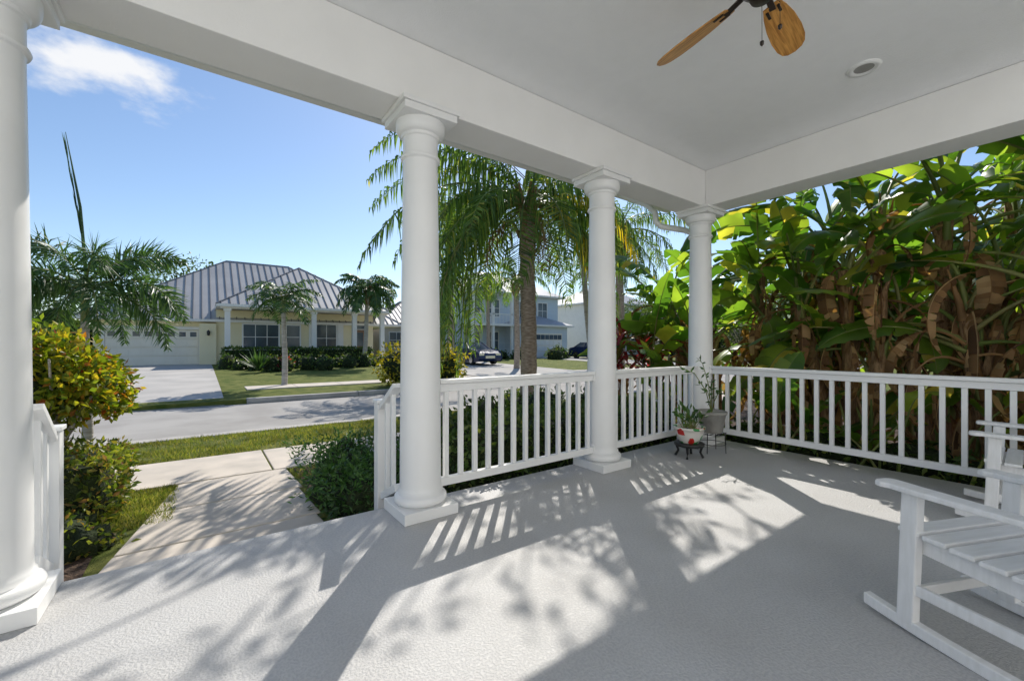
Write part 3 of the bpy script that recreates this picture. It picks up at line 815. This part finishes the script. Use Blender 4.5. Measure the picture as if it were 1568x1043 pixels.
for r in range(4):
    z0=-.02+r*.53
    m.box(-4.41,y-.04,z0,-.14,y-.002,z0+.515,1)
    for c in range(8):
        xa=-4.41+c*.534+.05
        if r==3: m.box(xa+.06,y-.05,z0+.12,xa+.38,y-.041,z0+.40,2); 
        else: m.box(xa,y-.055,z0+.07,xa+.43,y-.041,z0+.45,1)
m.build('garage_door',[TRIM,GARD,GLASS],parent=h,bevel=.008)
m=MB()
for x in (1.25,6.0,8.6,10.55):
    m.box(x-.2,30.15,-.1,x+.2,30.55,.25); m.box(x-.14,30.21,.252,x+.14,30.49,3.2); m.box(x-.19,30.16,3.202,x+.19,30.54,3.35)
m.box(.9,30.1,3.352,10.9,30.6,3.435)
m.build('porch_columns',[TRIM],parent=h)
m=MB(); m.box(.8,29.95,-.2,10.9,32.49,.12); m.build('porch_slab',[CONC2],parent=h)
m=MB(); x=6.3
while x<8.4: m.box(x,30.33,.2,x+.04,30.37,.95); x+=.14
m.box(6.15,30.3,.951,8.45,30.4,1.0); m.build('balustrade',[TRIM],parent=h)
m=MB()
window(m,2.2,.9,4.2,2.5,32.49,mull=2); window(m,6.6,.7,7.9,2.6,32.49,mull=1,shut=1)
window(m,4.7,.9,5.5,2.5,32.49,mull=0)
m.build('windows',[TRIM,TRIM,GLASS],parent=h)
m=MB(); m.box(9.0,32.40,.125,10.1,32.488,2.75,1); m.box(9.12,32.37,.13,9.98,32.399,2.3,0); m.box(9.3,32.355,1.1,9.8,32.369,2.1,2); m.box(9.12,32.37,2.36,9.98,32.399,2.65,2)
m.build('front_door',[DOORB,TRIM,GLASS],parent=h)
m=MB(); m.lathe(.35,32.1,[(.03,1.75),(.07,1.8),(.09,2.0),(.02,2.1)],8); m.build('wall_lantern',[BLACK],parent=h)
m=MB(); m.tube([(6.6,35.5,6.2),(6.6,35.5,6.75)],.06,8); m.tube([(4,33,5.5),(4,33,5.8)],.05,8); m.build('vent_pipes',[ROOFG],parent=h)

h=empty('blue_house')
m=MB(); m.box(19,34,-.2,31,44,6.1); m.box(24,31.5,-.2,30,33.998,2.95); m.build('walls',[BLUEW],parent=h)
m=MB(); hip(m,18.4,33.4,31.6,44.6,6.25,.5,ribs=False); hip(m,23.5,31,30.5,36.0,3.1,.4,ribs=False)
m.add([(19.4,33.2,6.3),(23.6,33.2,6.3),(21.5,33.2,7.9),(19.4,37.5,6.3),(23.6,37.5,6.3),(21.5,37.5,7.9)],[(0,2,5,3),(1,4,5,2)],0)
m.add([(19.5,33.25,6.3),(23.5,33.25,6.3),(21.5,33.25,7.8)],[(0,1,2)],1)
m.build('roof',[ROOFG,TRIM,RIB],parent=h)
m=MB()
for a in (19.9,22.1,25.2,28.2): window(m,a,3.9,a+1.2,5.5,33.99,mull=1)
for a in (19.9,22.0): window(m,a,.8,a+1.2,2.4,33.99,mull=1)
m.build('windows',[TRIM,TRIM,GLASS],parent=h)
m=MB(); m.box(24.7,31.4,-.05,29.2,31.49,2.3,0)
for r in range(4):
    for c in range(8): m.box(24.8+c*.545,31.37,.05+r*.55,25.28+c*.545,31.399,.5+r*.55,2 if r==3 else 1)
m.build('garage_door',[GARD,TRIM,GLASS],parent=h)
m=MB()
for x in (19.2,21.3,23.4): m.box(x-.12,31.9,-.1,x+.12,32.14,5.9)
m.box(19,31.8,2.9,23.6,33.99,3.1); m.box(19,31.8,5.9,23.6,33.99,6.05)
m.box(19,31.9,3.95,23.6,31.97,4.03)
x=19.2
while x<23.5: m.box(x,31.92,3.1,x+.04,31.95,3.95); x+=.16
m.build('porch',[TRIM],parent=h)
h=empty('beige_house')
m=MB(); m.box(14,41,-.2,22,50,3.0); m.build('walls',[BEIGE],parent=h)
m=MB(); hip(m,13.4,40.4,22.6,50.6,3.15,.62,ribs=True); m.build('roof',[ROOFM,TRIM,RIB],parent=h)
m=MB(); window(m,15,.9,16.4,2.4,40.99); window(m,18,.9,19.4,2.4,40.99); m.build('windows',[TRIM,TRIM,GLASS],parent=h)
h=empty('white_house')
m=MB(); m.box(36,33,-.2,46,42,5.9); m.build('walls',[TRIM],parent=h)
m=MB(); hip(m,35.4,32.4,46.6,42.6,6.05,.5,ribs=False); m.build('roof',[ROOFG,TRIM,RIB],parent=h)
m=MB()
for a in (37,39.5,42): window(m,a,.9,a+1.2,2.4,32.99); window(m,a,3.7,a+1.2,5.2,32.99)
m.build('windows',[TRIM,TRIM,GLASS],parent=h)
m=MB()
boxhedge(m,1.0,28.3,-.1,9.2,29.4,.95,3500,.16); 
m.build('hedge',[L_HEDGE,CORE])
m=MB()
for i in range(18): blob(m,(1.2+i*.5+U(-.2,.2),25.2+U(-2.2,1.6),.1),(.5,.5,U(.3,.7)),200,.15,0,.5,core=1)
for i in range(12): blob(m,(17+i*.9+U(-.2,.2),29+U(-2.2,1.6),.2),(.8,.8,U(.5,1.1)),220,.2,0,.5,core=1)
m.build('garden_shrub',[L_HEDGE,CORE])
m=MB(); blob(m,(3.2,23.6,.3),(.3,.3,.3),110,.2,0,.3,core=None,amp=.5); m.build('cordyline_plant',[L_RED])
m=MB()
for k in range(60):
    az=U(0,6.28); el=U(.4,1.4); L=U(.7,1.2); p=Vector((2.2,23.3,0)); d=Vector((cos(az)*cos(el),sin(az)*cos(el),sin(el))); leaf(m,p,d,Z,L,.1,0)
m.build('agave_plant',[L_FOX])

# ------------------------------------------------------------------ car
def car(x,y,rot):
    e=empty('parked_car',(x,y,gz(y)+.02),rot)
    m=MB()
    prof=[(-2.2,.35),(-2.22,.75),(-2.1,.9),(-1.35,1.0),(1.0,.98),(1.9,.86),(2.2,.7),(2.25,.4),(2.1,.25),(-2.1,.25)]
    n=len(prof)
    vs=[(-.88,a,b) for a,b in prof]+[(.88,a,b) for a,b in prof]
    m.add(vs,[tuple(range(n)),tuple(reversed(range(n,2*n)))]+[(i,(i+1)%n,n+(i+1)%n,n+i) for i in range(n)])
    m.build('body',[CARB],parent=e,bevel=.06)
    m=MB()
    v=[(-.80,-1.7,.98),(.80,-1.7,.98),(.80,1.05,.96),(-.80,1.05,.96),(-.6,-1.0,1.42),(.6,-1.0,1.42),(.6,.25,1.42),(-.6,.25,1.42)]
    m.add(v,[(0,1,5,4),(1,2,6,5),(2,3,7,6),(3,0,4,7)],1); m.add(v,[(4,5,6,7)],0)
    m.box(-.6,-1.0,1.421,.6,.25,1.44,0)
    for s in (-1,1):
        m.bar((s*.80,1.05,.97),(s*.60,.25,1.43),.06,.05,0); m.bar((s*.80,-1.7,.99),(s*.60,-1.0,1.43),.08,.05,0); m.bar((s*.80,-.35,.97),(s*.61,-.35,1.43),.05,.07,0)
    m.build('cabin',[CARB,GLASS],parent=e)
    m=MB()
    for s in (-1,1):
        for yy in (-1.35,1.38):
            c=Vector((s*.80,yy,.32))
            m.tube([c-Vector((.11,0,0)),c+Vector((.11,0,0))],.32,20,0); m.tube([c+Vector((s*.112,0,0)),c+Vector((s*.12,0,0))],.2,14,1)
    m.build('wheels',[DARK,CHROME],parent=e)
    m=MB()
    for s in (-1,1): m.box(s*.62-.18,2.16,.6,s*.62+.18,2.24,.72)
    m.box(-.35,2.2,.42,.35,2.27,.58); m.build('headlights',[CHROME],parent=e)
car(14.6,24.5,pi)
car(28,26,pi)

m=MB(); hx,hy=6.55,8.25
m.lathe(hx,hy,[(.14,-.3),(.14,-.25),(.09,-.24),(.09,.22),(.13,.23),(.13,.27),(.10,.29),(.08,.36),(.03,.41),(.03,.46),(0.0,.46)],20)
m.tube([(hx-.17,hy,.12),(hx+.17,hy,.12)],.045,10); m.tube([(hx,hy-.16,.10),(hx,hy,.10)],.055,10)
m.build('fire_hydrant',[HYD])

# ------------------------------------------------------------------ potted plants on the porch
e=empty('potted_plant',(4.22,2.55,0))
m=MB()
m.lathe(0,0,[(.13,.115),(.15,.125),(.155,.15),(.145,.155)],24,0)
for k in range(4):
    a=k*pi/2+.4; m.tube([(.13*cos(a),.13*sin(a),.13),(.11*cos(a),.11*sin(a),.06),(.14*cos(a),.14*sin(a),.004)],[.016,.012,.014],6,0)
m.build('stand',[BLACK],parent=e)
m=MB(); m.lathe(0,0,[(.09,.156),(.12,.20),(.145,.26),(.15,.30),(.162,.305),(.162,.325),(.145,.325),(.135,.30)],28,0); m.lathe(0,0,[(.13,.295),(.0,.306)],16,1)
m.build('pot',[POTP,SOIL],parent=e)
m=MB()
for k in range(34):
    a=U(0,6.28); d=Vector((cos(a)*.5,sin(a)*.5,U(.5,1.3))).normalized(); L=U(.08,.24); b=Vector((U(-.06,.06),U(-.06,.06),.3))
    m.tube([b,b+d*L],[.004,.002],4,1); leaf(m,b+d*L,d+rv()*.6,rv(),U(.06,.10),.04,0); leaf(m,b+d*L*.6,d+rv(),rv(),.06,.035,0)
m.build('foliage',[L_JUN,L_PET],parent=e)
e=empty('potted_plant',(4.62,2.52,0))
m=MB()
for k in range(4):
    a=k*pi/2+.2; m.tube([(.15*cos(a),.15*sin(a),.002),(.14*cos(a),.14*sin(a),.22)],.005,6)
for z,r in ((.21,.145),(.10,.147)):
    m.tube([(r*cos(2*pi*i/24),r*sin(2*pi*i/24),z) for i in range(25)],.004,5)
for i in range(5): m.bar((-.13,-.1+.05*i,.213),(.13,-.1+.05*i,.213),.006,.006)
m.build('wire_stand',[BLACK],parent=e)
m=MB(); m.lathe(0,0,[(.10,.218),(.115,.24),(.145,.42),(.158,.425),(.162,.455),(.15,.46),(.14,.44)],28,0); m.lathe(0,0,[(.138,.43),(0,.437)],16,1)
m.build('pot',[POTG,SOIL],parent=e)
m=MB()
for (dx,dy,hh) in ((-.25,.2,.50),(-.10,.12,.62),(.08,.05,.35),(.0,-.12,.25),(-.16,0,.3)):
    pts=[Vector((0,0,.43)),Vector((dx*.2,dy*.2,.43+hh*.5)),Vector((dx*.6,dy*.6,.43+hh*.9)),Vector((dx,dy,.43+hh))]
    m.tube(pts,[.006,.005,.004,.002],5,1)
    for i in range(12):
        t=U(.3,1)*3; k=min(int(t),2); p=pts[k].lerp(pts[k+1],t-k); leaf(m,p,rv()+Vector((0,0,.3)),rv(),U(.05,.09),.025,0)
m.build('foliage',[L_JUN,L_PET],parent=e)

# ------------------------------------------------------------------ light, sky, camera
sd=Vector((.64,.77,0)).normalized(); el=radians(41)
S=Vector((sd.x*cos(el),sd.y*cos(el),sin(el)))
sun=bpy.data.lights.new('sun','SUN'); sun.energy=5.0; sun.angle=radians(.4); sun.color=(1,.945,.86)
so=bpy.data.objects.new('sun',sun); so.rotation_euler=(-S).to_track_quat('-Z','Y').to_euler(); so.location=(20,25,30); scene.collection.objects.link(so)
w=bpy.data.worlds.new('World'); scene.world=w; w.use_nodes=True
nt=w.node_tree; N=nt.nodes; L=nt.links; N.clear()
out=N.new('ShaderNodeOutputWorld'); bg=N.new('ShaderNodeBackground'); bg.inputs[1].default_value=.15
sky=N.new('ShaderNodeTexSky'); sky.sky_type='NISHITA'; sky.sun_disc=False
sky.sun_elevation=el; sky.sun_rotation=math.atan2(sd.x,sd.y); sky.air_density=1.0; sky.dust_density=.3; sky.ozone_density=2.8
tc=N.new('ShaderNodeTexCoord')
sub=N.new('ShaderNodeVectorMath'); sub.operation='SUBTRACT'; sub.inputs[1].default_value=(-.135,.895,.428)
L.new(tc.outputs['Generated'],sub.inputs[0])
mul=N.new('ShaderNodeVectorMath'); mul.operation='MULTIPLY'; mul.inputs[1].default_value=(1/.13,1/.3,1/.058)
L.new(sub.outputs[0],mul.inputs[0])
ln=N.new('ShaderNodeVectorMath'); ln.operation='LENGTH'; L.new(mul.outputs[0],ln.inputs[0])
mp=N.new('ShaderNodeMapping'); mp.inputs['Scale'].default_value=(7,7,13); L.new(tc.outputs['Generated'],mp.inputs[0])
nz=N.new('ShaderNodeTexNoise'); nz.inputs['Scale'].default_value=1.5; nz.inputs['Detail'].default_value=8; nz.inputs['Roughness'].default_value=.55; L.new(mp.outputs[0],nz.inputs['Vector'])
a1=N.new('ShaderNodeMath'); a1.operation='MULTIPLY_ADD'; a1.inputs[1].default_value=2.2; a1.inputs[2].default_value=-.2; L.new(nz.outputs['Fac'],a1.inputs[0])
a2=N.new('ShaderNodeMath'); a2.operation='SUBTRACT'; L.new(a1.outputs[0],a2.inputs[0]); L.new(ln.outputs['Value'],a2.inputs[1])
r=N.new('ShaderNodeValToRGB'); r.color_ramp.elements[0].position=0; r.color_ramp.elements[1].position=.7; r.color_ramp.interpolation='EASE'; L.new(a2.outputs[0],r.inputs[0])
mx=N.new('ShaderNodeMix'); mx.data_type='RGBA'; L.new(r.outputs[0],mx.inputs[0]); L.new(sky.outputs[0],mx.inputs[6]); mx.inputs[7].default_value=(6.2,6.3,6.5,1)
L.new(mx.outputs[2],bg.inputs[0]); L.new(bg.outputs[0],out.inputs[0])

cam=bpy.data.cameras.new('camera'); cam.sensor_width=36; cam.lens=14.92; cam.shift_y=.004; cam.clip_end=1500; cam.clip_start=.02
co=bpy.data.objects.new('camera',cam); co.location=(0,0,1.2); co.rotation_euler=(pi/2,0,radians(-36.2)); scene.collection.objects.link(co); scene.camera=co
scene.view_settings.view_transform='Standard'; scene.view_settings.look='None'; scene.view_settings.exposure=0
